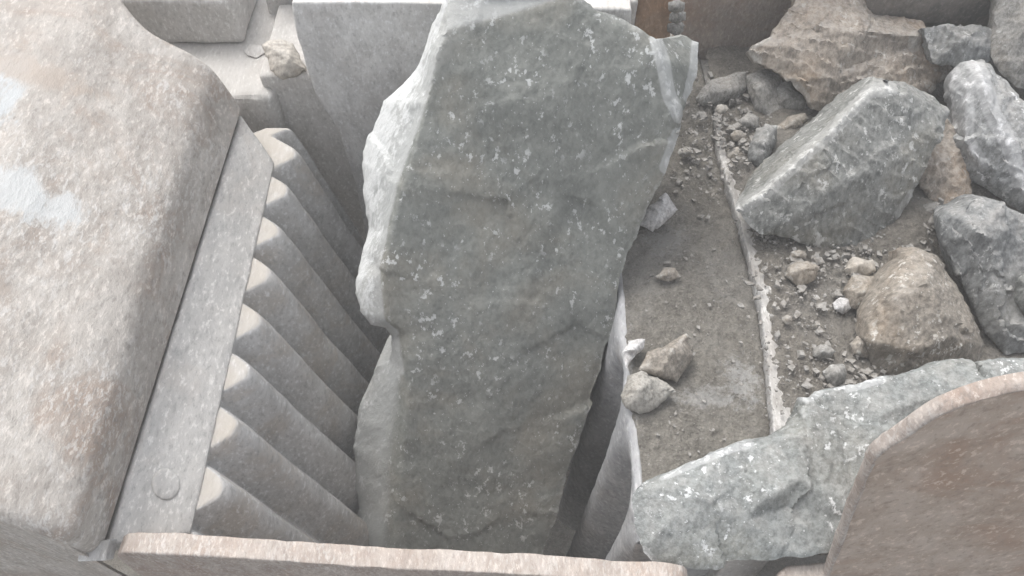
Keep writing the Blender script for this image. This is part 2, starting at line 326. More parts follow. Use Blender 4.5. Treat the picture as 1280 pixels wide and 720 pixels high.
# worn round plug in the strip
pc = U(207, 605, .045)
def ray_plane(px, py, P0, n):
    r = ray(px, py); return CAM + r*(np.dot(P0-CAM, n)/np.dot(r, n))
pc = ray_plane(207, 605, a, cn)
tx = (c-b)/np.linalg.norm(c-b); ty = np.cross(cn, tx)
Vp, Fp = [], []
prof = [(0.0, -0.004), (0.017, -0.004), (0.0185, 0.0032), (0.0215, 0.0032), (0.024, -0.002), (0.024, -0.012)]
prof = [(0.0005, 0.0042), (0.018, 0.0046), (0.0245, 0.0036), (0.026, 0.002), (0.0265, -0.004), (0.0265, -0.012)]
for r_, h in prof:
    for k in range(28):
        q = k*math.tau/28; Vp.append(pc+tx*r_*math.cos(q)*1.05+ty*r_*math.sin(q)*1.2+cn*h)
for i in range(len(prof)-1):
    for k in range(28): Fp.append((i*28+k, i*28+(k+1) % 28, (i+1)*28+(k+1) % 28, (i+1)*28+k))
Fp.append(tuple(range(28)))
link_mesh('bolt_plug', Vp, Fp, M['clamp'], clamp)
# small pale end of the packing strip seen at the near end of the gap
pk = [U(96, 702, .115), U(101, 680, .115), U(137, 674, .115), U(132, 701, .115)]
solid_poly('packing_strip', [tuple(q) for q in pk], (0.0, 0.012, -0.03), M['plate'], mj, bevel=0.003)
# corrugated jaw plates
def corrugated(name, prof, y0, y1, pitch, phase, amp, sign, mat, parent, nv_per=30, back=0.03, ramp=0.09, start=0.03, top=None):
    P = catmull([(x, 0, z) for x, z in prof], 14); nu = len(P)
    T = np.gradient(P, axis=0); T /= np.linalg.norm(T, axis=1)[:, None]
    Nn = np.stack([-T[:, 2], T[:, 1]*0, T[:, 0]], 1)*sign          # outward (towards the chamber / up)
    ys = np.arange(y0, y1, pitch/nv_per)
    V = []
    arc = np.concatenate([[0], np.cumsum(np.linalg.norm(np.diff(P, axis=0), axis=1))])
    for i in range(nu):
        for y in ys:
            ph = ((y-phase)/pitch) % 1.0
            tri = 1-abs(ph*2-1)*1.0                                # 0 in the valley, 1 on the crest
            wv = (tri-0.02)/0.70; wv = wv-0.11*math.log1p(math.exp((wv-1)/0.11)) if wv < 3 else 1; wv = max(0, wv)
            k_ = min(1, arc[i]/ramp); k_ = start+(1-start)*k_*k_*(3-2*k_)
            p = P[i]+Nn[i]*amp*k_*(wv-1)*(1+.10*noise.noise((0.3, math.floor((y-phase)/pitch)*1.7, arc[i]*3))); p[1] = y
            p = p+Nn[i]*(0.004*fr((p[0]*9, y*9, p[2]*5))+0.0008*fr((p[0]*50, y*50, p[2]*20)))
            if top is not None and p[2] > top-.05:
                k2 = .017; p[2] = top-k2*math.log1p(math.exp(min(60, (top-p[2])/k2)))  if p[2] < top else top-k2*math.log1p(math.exp((top-p[2])/k2))
            V.append(p)
    nv = len(ys); Fc = grid_faces(nu, nv); n0 = len(V)
    # back skin, so the plate has thickness
    for i in range(nu):
        for y in (ys[0], ys[-1]):
            p = P[i]-Nn[i]*(amp+back); p[1] = y
            if top is not None: p[2] = min(p[2], top-.03)
            V.append(p)
    for i in range(nu-1):
        a0, a1 = n0+2*i, n0+2*i+1; b0, b1 = a0+2, a1+2
        Fc += [(a0, a1, b1, b0), (i*nv, a0, b0, (i+1)*nv), (i*nv+nv-1, (i+1)*nv+nv-1, b1, a1)]
    Fc.append(tuple(range(nv))+(n0+1, n0)); e = (nu-1)*nv
    Fc.append(tuple(range(e, e+nv))+(n0+2*nu-1, n0+2*nu-2))
    return link_mesh(name, V, Fc, mat, parent)
corrugated('jaw_plate', [(-.655, .24), (-.628, .16), (-.603, .075), (-.577, -.025), (-.545, -.15), (-.505, -.31), (-.465, -.46), (-.405, -.68), (-.31, -1.0), (-.24, -1.25)],
           -0.60, 0.545, 0.134, 0.045-0.067, 0.066, 1, M['jaw'], mj, start=1, top=-.004)

# ------------------------------------------------------------------ fixed jaw (right side of the chamber)
fj = empty('fixed_jaw', (0.3, 0, -0.2), 'ribbed upright steel jaw plate on the right of the chamber under the dusty lip', 'crusher jaw')
corrugated('jaw_plate', [(.262, .004), (.245, -.006), (.236, -.05), (.228, -.15), (.215, -.4), (.19, -.8), (.16, -1.25)],
           -0.60, 0.6, 0.22, -0.22, 0.17, -1, M['ribs'], fj, ramp=0.26, start=0.02)
box('backing_beam', .45, .54, -.60, .62, -1.25, -.03, M['frame'], fj)

# ------------------------------------------------------------------ frame of the crusher (far side)
fm = empty('crusher_frame', (-0.4, 0.8, -0.5), 'dust-covered stepped steel frame with grey liner plate behind the chamber', 'machine frame')
lin = [UY(*p, .60) for p in [(362, -40), (373, 52), (394, 118), (424, 166), (446, 235), (459, 310), (480, 420), (800, 420), (800, 120), (805, 60), (796, 8), (640, 6), (500, 3), (380, -40)]]
lin = [UY(*p, .60) for p in [(364, 3), (373, 52), (394, 118), (424, 166), (446, 235), (459, 310), (480, 430), (770, 330), (785, 90), (790, 12), (640, 7), (500, 3)]]
solid_poly('liner_plate', [tuple(q) for q in lin], (0, .05, 0), M['liner'], fm, bevel=0.006, rough=0.003, sub=0.025, seed=9)
box('frame_block', -.70, -.26, .655, .98, -1.25, .085, M['frame'], fm, bevel=0.012, rough=0.003, sub=0.025, seed=1)
box('frame_ledge', -1.6, -.665, .62, 1.3, -1.25, .04, M['frame'], fm, bevel=0.02, rough=0.006, sub=0.04, seed=2)
hb = U(186, 38, .045); he = U(306, 55, .045)
box('bearing_block', -1.18, he[0], he[1], 1.25, .04, .20, M['frame'], fm, bevel=0.018, rough=0.004, sub=0.03, seed=5)
box('back_panel', -.74, -.25, .99, 1.05, -1.25, .34, M['frame'], fm, bevel=0.01, rough=0.004, sub=0.04, seed=6)
box('top_ledge', -.45, .32, .652, .80, .20, .325, M['clamp'], fm, bevel=0.012, rough=0.004, sub=0.03, seed=8)
box('side_wall', -1.7, .33, .985, 1.04, -1.9, -.02, M['frame'], fm) if False else None
box('lower_wall', -.62, 1.9, .90, .96, -1.9, -.05, M['dark'], fm)

# ------------------------------------------------------------------ near side plates
sp = empty('side_plate', (0, -.66, 0), 'long narrow steel plate edge with pink rust blotches along the bottom of the picture', 'steel plate')
z1 = .13
tl, tr = U(168, 664, z1), U(852, 704, z1)
dirx = (tr-tl)/np.linalg.norm(tr-tl); perp = np.array([-dirx[1], dirx[0], 0])
def along(s, z): return tl+dirx*s+np.array([0, 0, z-z1])
L = np.linalg.norm(tr-tl)
outl = [along(-.035, -1.25), along(-.035, .085), along(-.028, .108), along(-.014, .124), along(.006, .131)]
for k in range(1, 12): outl.append(along(L*k/12, .131+.006*math.sin(k*0.9)))
outl += [along(L-.02, .131), along(L+.002, .122), along(L+.014, .10), along(L+.018, .07), along(L+.018, -1.25)]
solid_poly('wall_plate', [tuple(q) for q in outl], tuple(-perp*.038), M['bar'], sp, bevel=0.004, rough=0.003, sub=0.018, seed=12)

hp = empty('hopper_plate', (0.7, -.66, 0.2), 'large rusty brown steel plate with curved top edge at the bottom right corner', 'steel plate')
cur = catmull([UY(*p, -.66) for p in [(1027, 726), (1043, 682), (1058, 640), (1074, 598), (1084, 575), (1089, 561), (1099, 551), (1128, 531), (1160, 508), (1200, 490), (1240, 478), (1290, 468), (1400, 455)]], 3)
pl = [tuple(q) for q in cur]+[(1.1, -.66, .80), (1.1, -.66, -1.2), (.60, -.66, -1.2)]
solid_poly('wall_plate', pl, (0, -.013, 0), M['rust'], hp, bevel=0.004, rough=0.0035, sub=0.018, seed=15)
rimpts = np.array([q for q in cur])
# welded rim strip that follows the curved edge
Vr, Fr = [], []
for i, q in enumerate(rimpts):
    t = rimpts[min(i+1, len(rimpts)-1)]-rimpts[max(i-1, 0)]; t /= np.linalg.norm(t); o_ = np.array([-t[2], 0, t[0]])
    for k in range(12):
        an = k*math.tau/12
        Vr.append(q+o_*(.0005+.005*math.cos(an))+np.array([0, -.0065+.0115*math.sin(an), 0])+o_*0.003*fr(q*30+k)+o_*.0015*fr(q*120+k))
for i in range(len(rimpts)-1):
    for k in range(12): Fr.append((i*12+k, i*12+(k+1) % 12, (i+1)*12+(k+1) % 12, (i+1)*12+k))
link_mesh('rim', Vr, Fr, M['bar'], hp)
ep = [U(972, 716, .02), U(985, 707, .02), U(1010, 704, .02), U(1060, 700, .02), U(1090, 745, .02), U(965, 745, .02)]
tag(solid_poly('plate_stub', [tuple(q) for q in ep], (0, 0, -.5), M['bar'], None, bevel=0.006, rough=0.003, sub=0.02, seed=17), 'rounded pale end of a plate below the pale flat boulder, beside the rusty curved plate', 'steel plate')

# ------------------------------------------------------------------ feeder deck and walls
fd = empty('feeder_deck', (1.1, 0, 0), 'flat steel feeding deck on the right with a chipped white plate edge', 'feeder')
box('deck_plate', .345, 2.0, -.62, .88, -.028, -.012, M['plate'], fd, bevel=0.003)
# upper plate with a ragged chipped edge
ed = [(893, 140), (898, 185), (908, 225), (921, 265), (931, 300), (941, 340), (950, 380), (957, 430), (961, 470), (966, 520), (969, 560), (972, 600), (980, 660)]
ec = catmull([U(*p, .028) for p in ed], 6)
random.seed(5)
ec = catmull(ec, 3)
ec = [q+np.array([.0015*fr((q[1]*25, 1, 2))+.003*fr((q[1]*140, 5, 2), 4), 0, 0]) for q in ec]
solid_poly('upper_plate', [tuple(q) for q in ec]+[(2.0, -.60, .028), (2.0, .62, .028)], (0, 0, -.034), M['plate'], fd, bevel=0.003, seg=2, rough=0.002, sub=0.03, seed=18)
# rock flour lying on the two decks
def dirt(name, fx0, fx1, y0, y1, z, mat, amp, step, extra, label):
    ys = np.arange(y0, y1, step); nx = int(0.0+max(4, (fx1((y0+y1)/2)-fx0((y0+y1)/2))/step))
    V = []
    for y in ys:
        a_, b_ = fx0(y), fx1(y)
        for k in range(nx):
            x = a_+(b_-a_)*k/(nx-1); e = min(k, nx-1-k)/(nx-1)
            h = amp*(0.55+fr((x*9, y*9, 1.7), 6)*0.75)+0.0055*fr((x*55, y*55, 4), 5)+extra(x, y)
            h = -0.004+(h+.004)*min(1, e/.035)**.7
            V.append((x, y, z+h))
    o = link_mesh(name, V, grid_faces(len(ys), nx), mat)
    return tag(o, label, 'dirt', kind='stuff')
def bump2(x, y, px, py, z, rx, ry, h):
    q = U(px, py, z); return h*math.exp(-((x-q[0])/rx)**2-((y-q[1])/ry)**2)
exi = sorted([(q[1], q[0]) for q in ec]); exy = [q[0] for q in exi]; exx = [q[1] for q in exi]
edge_x = lambda y: float(np.interp(y, exy, exx))
dirt('dirt_layer', lambda y: .254+.008*fr((y*14, 2, 7))+.004*fr((y*70, 2, 7)), lambda y: edge_x(y)+.004, -.62, .86, -.004, M['dirt'], .017, .0068,
     lambda x, y: bump2(x, y, 905, 140, 0, .09, .10, .045)+bump2(x, y, 890, 470, 0, .06, .05, .016)+bump2(x, y, 945, 560, 0, .06, .06, .01), 'grey brown rock dust covering the deck left of the chipped plate edge')
dirt('dirt_heap', lambda y: edge_x(y)+.009+.012*abs(fr((y*14, 8, 1)))+.012*fr((y*60, 3, 1), 5), lambda y: 1.95, -.55, .86, .029, M['dirt2'], .014, .0085,
     lambda x, y: bump2(x, y, 985, 190, 0, .12, .16, .04)+bump2(x, y, 1110, 300, 0, .10, .12, .045)+bump2(x, y, 1180, 200, 0, .2, .2, .05), 'brown rock dust and fines under the boulders on the right')
hw = empty('hopper_wall', (0.9, .85, .2), 'brown dusty steel wall behind the boulders at the top right', 'hopper wall')
box('wall_panel', .475, 2.2, .845, .89, -.6, .75, M['wall'], hw, bevel=0.01, rough=0.006, sub=0.04, seed=22)
q0 = UY(1045, 33, .845); q1 = UY(1245, 30, .845)
solid_poly('recess_shade_beam', [(q0[0], .84, q0[2]), (q0[0], .72, q0[2]+.10), (q0[0], .70, q0[2]+.22), (q0[0], .84, q0[2]+.30)], (1.0, 0, 0), M['dark'], hw, bevel=0.01, rough=0.003, sub=0.04, seed=24)  # added beam; its dark colour stands in for shade inside a recess
# rusty upright post between the two walls
q0 = UY(790, 48, .70); q1 = UY(838, 48, .70)
tag(solid_poly('rusty_post', [(q0[0], .70, -.4), (q1[0], .70, -.4), (q1[0], .76, -.4), (q0[0], .76, -.4)], (0, 0, 1.0), M['pipe'], None, bevel=0.012, rough=0.003, sub=0.03, seed=27), 'orange rusty steel post behind the top right of the huge slab', 'post')

# ------------------------------------------------------------------ boulders
def cdt(pts, edges, face):
    r = geometry.delaunay_2d_cdt([Vector((float(p[0]), float(p[1]))) for p in pts], edges, [face], 1, 1e-4)
    return np.array([(v.x, v.y) for v in r[0]]), [tuple(f) for f in r[2]], r[3]
def rock(name, outline, inner, creases, P0, nrm, thick, mat, label, cat='boulder', seed=0, step=4.0, rough=0.012, fine=0.004, freq=9.0, jit=1.6, edge_r=0.006,
         back=None, shrink=0.45, strata=None, group=None, chip=0.0, fresh0=0.0, facets=14, fslope=.085, fstep=.0012, white=(), wpx=5.0):
    """front face follows the outline and facet points (x, y, h towards the viewer, fresh); a body of the given thickness lies behind it"""
    rnd = random.Random(seed)
    P0 = np.array(P0, float); nrm = np.array(nrm, float); nrm /= np.linalg.norm(nrm)
    full = lambda q: (q[0], q[1], q[2] if len(q) > 2 else 0.0, q[3] if len(q) > 3 else fresh0)
    O = [full(q) for q in outline]; I = [full(q) for q in inner]; ctrl = O+I; nO = len(O)
    cv, cf, corig = cdt(ctrl, [tuple(e) for e in creases], list(range(nO)))
    hv = np.zeros(len(cv)); av = np.zeros(len(cv))
    cxy = np.array([c[:2] for c in ctrl])
    for i, p in enumerate(cv):
        j = int(np.argmin(((cxy-p)**2).sum(1))); hv[i] = ctrl[j][2]; av[i] = ctrl[j][3]
    def interp(Q):
        best = np.full(len(Q), -1e9); H = np.zeros(len(Q)); A_ = np.zeros(len(Q))
        for t in cf:
            a_, b_, c_ = cv[t[0]], cv[t[1]], cv[t[2]]
            det = (b_[1]-c_[1])*(a_[0]-c_[0])+(c_[0]-b_[0])*(a_[1]-c_[1])
            if abs(det) < 1e-6: continue
            l0 = ((b_[1]-c_[1])*(Q[:, 0]-c_[0])+(c_[0]-b_[0])*(Q[:, 1]-c_[1]))/det
            l1 = ((c_[1]-a_[1])*(Q[:, 0]-c_[0])+(a_[0]-c_[0])*(Q[:, 1]-c_[1]))/det
            l2 = 1-l0-l1; m = np.minimum(np.minimum(l0, l1), l2); k = m > best
            L0, L1, L2 = [np.clip(l, 0, 1) for l in (l0, l1, l2)]; s = L0+L1+L2
            best[k] = m[k]; H[k] = ((L0*hv[t[0]]+L1*hv[t[1]]+L2*hv[t[2]])/s)[k]; A_[k] = ((L0*av[t[0]]+L1*av[t[1]]+L2*av[t[2]])/s)[k]
        return H, A_
    # outline, broken up into a chipped contour
    ring = []
    for i in range(nO):
        a_, b_ = np.array(O[i][:2]), np.array(O[(i+1) % nO][:2]); d = b_-a_; ln = np.linalg.norm(d); k = max(1, int(ln/step))
        nn = np.array([-d[1], d[0]])/max(ln, 1e-6)
        for j in range(k):
            p = a_+d*j/k
            u = (p[0]*0.045, p[1]*0.045, seed*3.7); u2 = (p[0]*0.17, p[1]*0.17, seed*1.3)
            ring.append(p+nn*(jit*1.5*fr(u, 3)+jit*0.7*noise.noise(Vector(u2))))
    ring = np.array(ring); nR = len(ring)
    # inner points
    x0, y0 = ring.min(0); x1, y1 = ring.max(0)
    gx, gy = np.meshgrid(np.arange(x0, x1, step), np.arange(y0, y1, step*0.87)); gx[1::2] += step/2
    G = np.stack([gx.ravel(), gy.ravel()], 1); G += np.array([[rnd.uniform(-.28, .28)*step, rnd.uniform(-.28, .28)*step] for _ in range(len(G))])
    ins = np.zeros(len(G), bool); dist = np.full(len(G), 1e9)
    for i in range(nR):
        a_, b_ = ring[i], ring[(i+1) % nR]
        cond = ((a_[1] > G[:, 1]) != (b_[1] > G[:, 1]))
        with np.errstate(divide='ignore', invalid='ignore'):
            xi = (b_[0]-a_[0])*(G[:, 1]-a_[1])/(b_[1]-a_[1])+a_[0]
        ins ^= cond & (G[:, 0] < xi)
        dist = np.minimum(dist, np.hypot(G[:, 0]-a_[0], G[:, 1]-a_[1]))
    keep = ins & (dist > step*0.6); G = G[keep]
    pts = np.vstack([ring, G])
    dv, df, _ = cdt(pts, [], list(range(nR)))
    H, A_ = interp(dv)
    de = np.full(len(dv), 1e9)
    for i in range(nR):
        a_, b_ = ring[i], ring[(i+1) % nR]; d = b_-a_; l2 = max((d**2).sum(), 1e-9)
        t = np.clip(((dv-a_)@d)/l2, 0, 1); q = a_+t[:, None]*d; de = np.minimum(de, np.hypot(*(dv-q).T))
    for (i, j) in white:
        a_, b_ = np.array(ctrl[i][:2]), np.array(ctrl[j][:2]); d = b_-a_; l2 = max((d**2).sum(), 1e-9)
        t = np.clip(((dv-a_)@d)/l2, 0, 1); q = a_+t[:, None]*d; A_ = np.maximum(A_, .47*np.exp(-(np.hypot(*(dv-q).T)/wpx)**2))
    H = H-edge_r*np.exp(-de/(step*1.6))
    Rr = FW[None]+RT[None]*((dv[:, 0]-640)/F)[:, None]+UP[None]*((360-dv[:, 1])/F)[:, None]
    tpl = np.dot(P0-CAM, nrm)/(Rr@nrm)
    V = CAM+Rr*(tpl-H)[:, None]
    if strata is not None:
        sdv, sf, sa = strata; sdv = np.array(sdv, float); sdv /= np.linalg.norm(sdv)
        for i, p in enumerate(V):
            q = p@sdv*sf+1.4*fr(p*4+seed, 3)+0.25*fr(p*25, 2); k = q-math.floor(q)
            V[i] = p+nrm*sa*(k**2.5-0.3)*(0.6+0.8*abs(noise.noise(Vector(p*6))))
    if chip:
        for i, p in enumerate(V):
            q = fr(p*6+seed*2.1, 3)*3.2; k = math.floor(q); e_ = q-k; V[i] = p+nrm*chip*(k+min(1, e_*7))*0.5
    # body: rings behind the outline
    nf = len(dv)
    idx = [int(np.argmin(((dv-p)**2).sum(1))) for p in ring]
    cenp = V[idx].mean(0)
    bk = np.array(back if back is not None else (cenp-CAM)*np.array([.25, 1, 1]), float); bk /= np.linalg.norm(bk)
    rings = [idx]; allV = [V]; faces = list(df); K = 9; att = [A_]; base = V[idx]; cnt = nf
    for k in range(1, K+1):
        s = k/K; prev = rings[-1]
        q = base+bk*thick*s+(cenp-base)*(shrink*(s**1.6)); q = q+np.array([[fr(p*11+seed)*.012*s]*3 for p in q])
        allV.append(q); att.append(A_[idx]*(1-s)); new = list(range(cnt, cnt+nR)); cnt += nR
        for j in range(nR): faces.append((prev[j], prev[(j+1) % nR], new[(j+1) % nR], new[j]))
        rings.append(new)
    allV.append((cenp+bk*thick*1.05)[None]); att.append(np.zeros(1)); last = rings[-1]
    for j in range(nR): faces.append((last[j], last[(j+1) % nR], cnt))
    V = np.vstack(allV); att = np.concatenate(att)
    o = link_mesh(name, V, faces, mat, attr=att)
    me = o.data
    nr = np.zeros(len(V)*3); me.vertices.foreach_get('normal', nr); nr = nr.reshape(-1, 3)
    dsp = np.array([rough*fr(p*freq+seed*5.3, 5, 1.15)+fine*fr(p*freq*9+seed, 3, 0.8) for p in V])
    rs = np.random.RandomState(seed+100); ns = facets
    if ns:
        S_ = V[rs.randint(0, nf, ns)]; Gd = rs.normal(size=(ns, 3)); Gd /= np.linalg.norm(Gd, axis=1)[:, None]; od = rs.uniform(-1, 1, ns)
        Wp = V+np.array([noise.noise_vector(Vector(p*14))*0.008+noise.noise_vector(Vector(p*50))*0.003 for p in V])
        D = ((Wp[:, None, :]-S_[None])**2).sum(2); kk = D.argmin(1)
        dsp = dsp+fslope*np.einsum('ij,ij->i', V-S_[kk], Gd[kk])+od[kk]*fstep
    V = V+nr*dsp[:, None]; me.vertices.foreach_set('co', V.ravel()); me.update()
    me.set_sharp_from_angle(angle=math.radians(55))
    return tag(o, label, cat, group)

# the huge slab wedged in the chamber
SL0 = np.array([0, -.42, -.62]); SLn = np.array([0, -.857, .515])
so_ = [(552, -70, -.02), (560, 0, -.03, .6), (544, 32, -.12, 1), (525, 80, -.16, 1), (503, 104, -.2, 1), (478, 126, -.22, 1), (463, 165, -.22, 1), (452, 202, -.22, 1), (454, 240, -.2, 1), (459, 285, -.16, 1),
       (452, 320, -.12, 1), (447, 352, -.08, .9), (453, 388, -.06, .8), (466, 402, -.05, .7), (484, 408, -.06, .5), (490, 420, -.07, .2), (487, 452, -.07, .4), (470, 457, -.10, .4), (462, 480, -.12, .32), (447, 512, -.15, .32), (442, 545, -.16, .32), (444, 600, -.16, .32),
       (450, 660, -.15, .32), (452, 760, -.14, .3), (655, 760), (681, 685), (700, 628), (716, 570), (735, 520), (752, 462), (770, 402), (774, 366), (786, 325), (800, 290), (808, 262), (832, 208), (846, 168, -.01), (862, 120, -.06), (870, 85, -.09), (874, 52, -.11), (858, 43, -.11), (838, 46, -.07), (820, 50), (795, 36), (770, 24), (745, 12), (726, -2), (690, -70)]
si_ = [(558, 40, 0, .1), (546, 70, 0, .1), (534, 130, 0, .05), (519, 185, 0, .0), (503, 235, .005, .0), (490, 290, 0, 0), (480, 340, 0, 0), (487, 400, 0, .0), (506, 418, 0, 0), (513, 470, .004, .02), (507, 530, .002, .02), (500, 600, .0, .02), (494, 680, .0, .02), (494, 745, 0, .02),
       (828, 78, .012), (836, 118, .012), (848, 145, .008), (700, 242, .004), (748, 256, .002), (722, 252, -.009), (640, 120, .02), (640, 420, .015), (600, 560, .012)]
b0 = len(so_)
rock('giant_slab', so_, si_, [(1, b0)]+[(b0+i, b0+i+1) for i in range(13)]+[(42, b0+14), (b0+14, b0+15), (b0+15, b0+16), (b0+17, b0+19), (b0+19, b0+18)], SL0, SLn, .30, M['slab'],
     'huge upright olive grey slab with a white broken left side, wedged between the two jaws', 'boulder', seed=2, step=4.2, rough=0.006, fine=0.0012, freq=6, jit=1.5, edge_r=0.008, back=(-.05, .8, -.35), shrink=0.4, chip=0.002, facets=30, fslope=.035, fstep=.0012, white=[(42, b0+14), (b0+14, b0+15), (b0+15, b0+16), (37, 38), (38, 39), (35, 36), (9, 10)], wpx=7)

# big grey block on the deck
rock('boulder', [(920, 262, -.01), (932, 243, -.06), (948, 222, -.1), (975, 190, -.13), (1005, 162, -.13), (1040, 130, -.12), (1078, 104, -.08), (1092, 97, -.05), (1130, 106, -.05), (1160, 120, -.06), (1185, 139, -.03), (1176, 172), (1160, 205), (1140, 245), (1128, 270), (1108, 292, -.01), (1090, 310, -.02), (1062, 320, -.03), (1025, 312, -.02), (990, 298, -.02), (950, 287, -.02)],
     [(958, 240, 0), (990, 208, .015), (1030, 172, .015), (1070, 132, .01), (1087, 114, .0), (1112, 112, -.0), (1050, 230, .035), (1100, 210, .03), (1000, 265, .02)],
     [(0, 21), (21, 22), (22, 23), (23, 24), (24, 25), (25, 26), (26, 10)], U(1060, 318, .04), (.12, -.80, .62), .28, M['greyrock'],
     'large angular grey block with a white diagonal ridge, lying in the middle of the deck', seed=4, step=3.2, rough=.0045, fine=.0010, freq=10, jit=1.6, strata=((.55, .2, .8), 26, .006), back=(.1, .8, -.5), shrink=.5, white=[(0, 21), (21, 22), (22, 23), (23, 24), (24, 25), (25, 26), (13, 14)], wpx=7)
# layered brown slab at the top
rock('boulder', [(930, 66, -.02), (940, 55), (958, 45), (975, 20), (990, 5), (1003, -30, -.04), (1060, -35, -.05), (1095, 16, -.03), (1128, 20, -.03), (1160, 32, -.04), (1190, 52, -.05), (1196, 75, -.05), (1182, 92, -.04), (1160, 112, -.05), (1120, 140, -.05), (1040, 145, -.03), (1015, 138, -.01), (1006, 122), (990, 104), (965, 88), (945, 77, -.02)],
     [(985, 60, .03), (1020, 45, .04), (1075, 38, .035), (1145, 45, .02), (1142, 58, -.01), (1085, 75, -.005), (1040, 95, .02), (1010, 100, .02), (1100, 100, .0)],
     [(0, 21), (21, 22), (22, 23), (23, 24), (24, 4+21), (25, 26), (26, 27), (27, 28)], U(1016, 140, .11), (-.05, -.62, .78), .16, M['brownrock'],
     'flat layered brown slab with a white chipped left tip, resting on stones at the top', seed=7, step=3.0, rough=.0045, fine=.0010, freq=12, jit=2.0, strata=((.2, .5, .85), 30, .008), back=(0, .6, -.6), shrink=.35, chip=.004, white=[(0, 1), (1, 2), (20, 0), (24, 25), (17, 18)], wpx=6)
# white scraped boulder right
rock('boulder', [(1186, 120), (1190, 92), (1203, 80), (1218, 74), (1236, 77), (1252, 94), (1270, 118), (1300, 138), (1330, 200), (1330, 250), (1290, 270), (1262, 256, -.02), (1230, 238, -.03), (1197, 216, -.03), (1191, 190, -.02), (1188, 160, -.01)],
     [(1208, 110, .03), (1228, 98, .045), (1240, 140, .05), (1262, 180, .045), (1275, 225, .03), (1205, 170, .03), (1225, 205, .02)],
     [(3, 17), (17, 18), (18, 19), (19, 20), (16, 21), (21, 22)], U(1240, 245, .10), (-.35, -.62, .70), .22, M['whiterock'],
     'grey boulder scraped white on its left faces, at the right edge above the dark one', seed=9, step=3.0, rough=.0045, fine=.0010, freq=11, jit=1.6, strata=((.7, .3, .5), 20, .006), back=(.2, .8, -.5), shrink=.45, white=[(3, 17), (17, 18), (18, 19), (19, 20), (0, 1), (15, 0), (16, 21), (21, 22), (16, 17)], wpx=9)
# dark blue grey boulder
rock('boulder', [(1175, 275), (1185, 265), (1203, 257), (1212, 250), (1228, 246), (1250, 252), (1275, 266), (1320, 290), (1330, 430), (1290, 445), (1256, 441), (1243, 425), (1224, 402), (1208, 365), (1196, 340), (1180, 305)],
     [(1222, 290, .045), (1245, 300, .04), (1238, 345, .03), (1260, 400, .02), (1212, 320, .02), (1270, 330, .01)],
     [(4, 16), (16, 17), (17, 18), (18, 19), (16, 20)], U(1256, 438, .05), (-.15, -.68, .72), .22, M['bluerock'],
     'dark blue grey boulder at the right edge behind the tan one', seed=11, step=3.0, rough=.0045, fine=.0010, freq=11, jit=1.6, strata=((.5, -.3, .7), 22, .008), back=(.1, .8, -.5), shrink=.45)
# tan boulder
rock('boulder', [(1072, 422, -.02), (1080, 400), (1090, 380), (1108, 350), (1130, 328), (1150, 313, -.02), (1172, 320, -.02), (1186, 340, -.02), (1200, 365, -.02), (1215, 395, -.02), (1228, 432, -.03), (1222, 452, -.04), (1180, 470, -.04), (1150, 478, -.04), (1102, 474, -.03), (1088, 452, -.03)],
     [(1118, 372, .05), (1160, 352, .055), (1192, 420, .045), (1142, 440, .05), (1096, 428, .03)],
     [(16, 17), (17, 18), (18, 19), (19, 16), (19, 20), (20, 16), (5, 17), (18, 10)], U(1130, 472, .045), (0, -.62, .78), .20, M['tanrock'],
     'rounded tan brown boulder with white chips, just above the pale flat boulder', seed=13, step=3.0, rough=.0045, fine=.0010, freq=11, jit=1.5, back=(0, .7, -.6), shrink=.45)
# pale flat boulder in front
rock('boulder', [(785, 618, -.01), (800, 602), (830, 590), (870, 575), (905, 562), (935, 553), (962, 545), (985, 533), (1002, 512), (1010, 496), (1022, 489), (1060, 484), (1100, 474), (1150, 466), (1195, 455), (1240, 449), (1300, 444), (1340, 470), (1340, 560), (1180, 620), (1080, 660), (1045, 690, -.01), (1000, 699, -.01), (930, 705, -.01), (860, 710, -.01), (815, 702, -.01), (803, 690), (790, 655)],
     [(1030, 560, .02), (1000, 545, .035), (1050, 540, .0), (960, 620, .03), (1000, 598, .028), (930, 650, .012), (985, 630, .0), (870, 620, .03), (1100, 520, .03), (1150, 500, .025), (1220, 480, .02)],
     [(9, 29), (29, 28), (31, 32), (28, 30), (33, 34)], U(900, 706, .07), (-.03, -.40, .91), .11, M['palerock'],
     'long flat pale blue grey boulder in front, partly behind the rusty curved plate', seed=17, step=3.6, rough=.0045, fine=.0010, freq=8, jit=1.8, back=(0, .55, -.8), shrink=.3, chip=.004, white=[(2, 3), (3, 4), (4, 5), (9, 10), (11, 12), (25, 26)], wpx=6)
# flat grey boulder in the top right corner
rock('boulder', [(1236, -40), (1246, 8), (1243, 30), (1238, 72), (1250, 88), (1270, 108), (1300, 120), (1400, 100), (1400, -40)], [(1290, 30, .02), (1262, 55, .012)], [(9, 10)], U(1262, 100, .2), (-.1, -.75, .65), .15, M['smallgrey'],
     'flat faced grey boulder in the top right corner', seed=19, step=3.6, rough=.008, fine=.003, freq=8, jit=1.2, back=(.1, .8, -.4))
rock('boulder', [(1150, 34), (1180, 30), (1225, 33), (1248, 40), (1246, 66), (1232, 80), (1200, 82), (1165, 78)], [(1205, 50, .03)], [], U(1205, 80, .22), (0, -.7, .7), .12, M['bluerock'],
     'dark greenish stone in shade behind the layered brown slab', 'stone', seed=21, step=3, rough=.01, jit=1.4)
rock('boulder', [(1145, 215), (1160, 170), (1180, 140), (1210, 180), (1215, 240), (1190, 262), (1160, 250)], [(1180, 200, .02)], [], U(1180, 262, .06), (0, -.6, .8), .10, M['brownrock'],
     'shaded brown stone in the gap between the ridged grey block and the right boulders', 'stone', seed=22, step=3, rough=.012, jit=1.4)
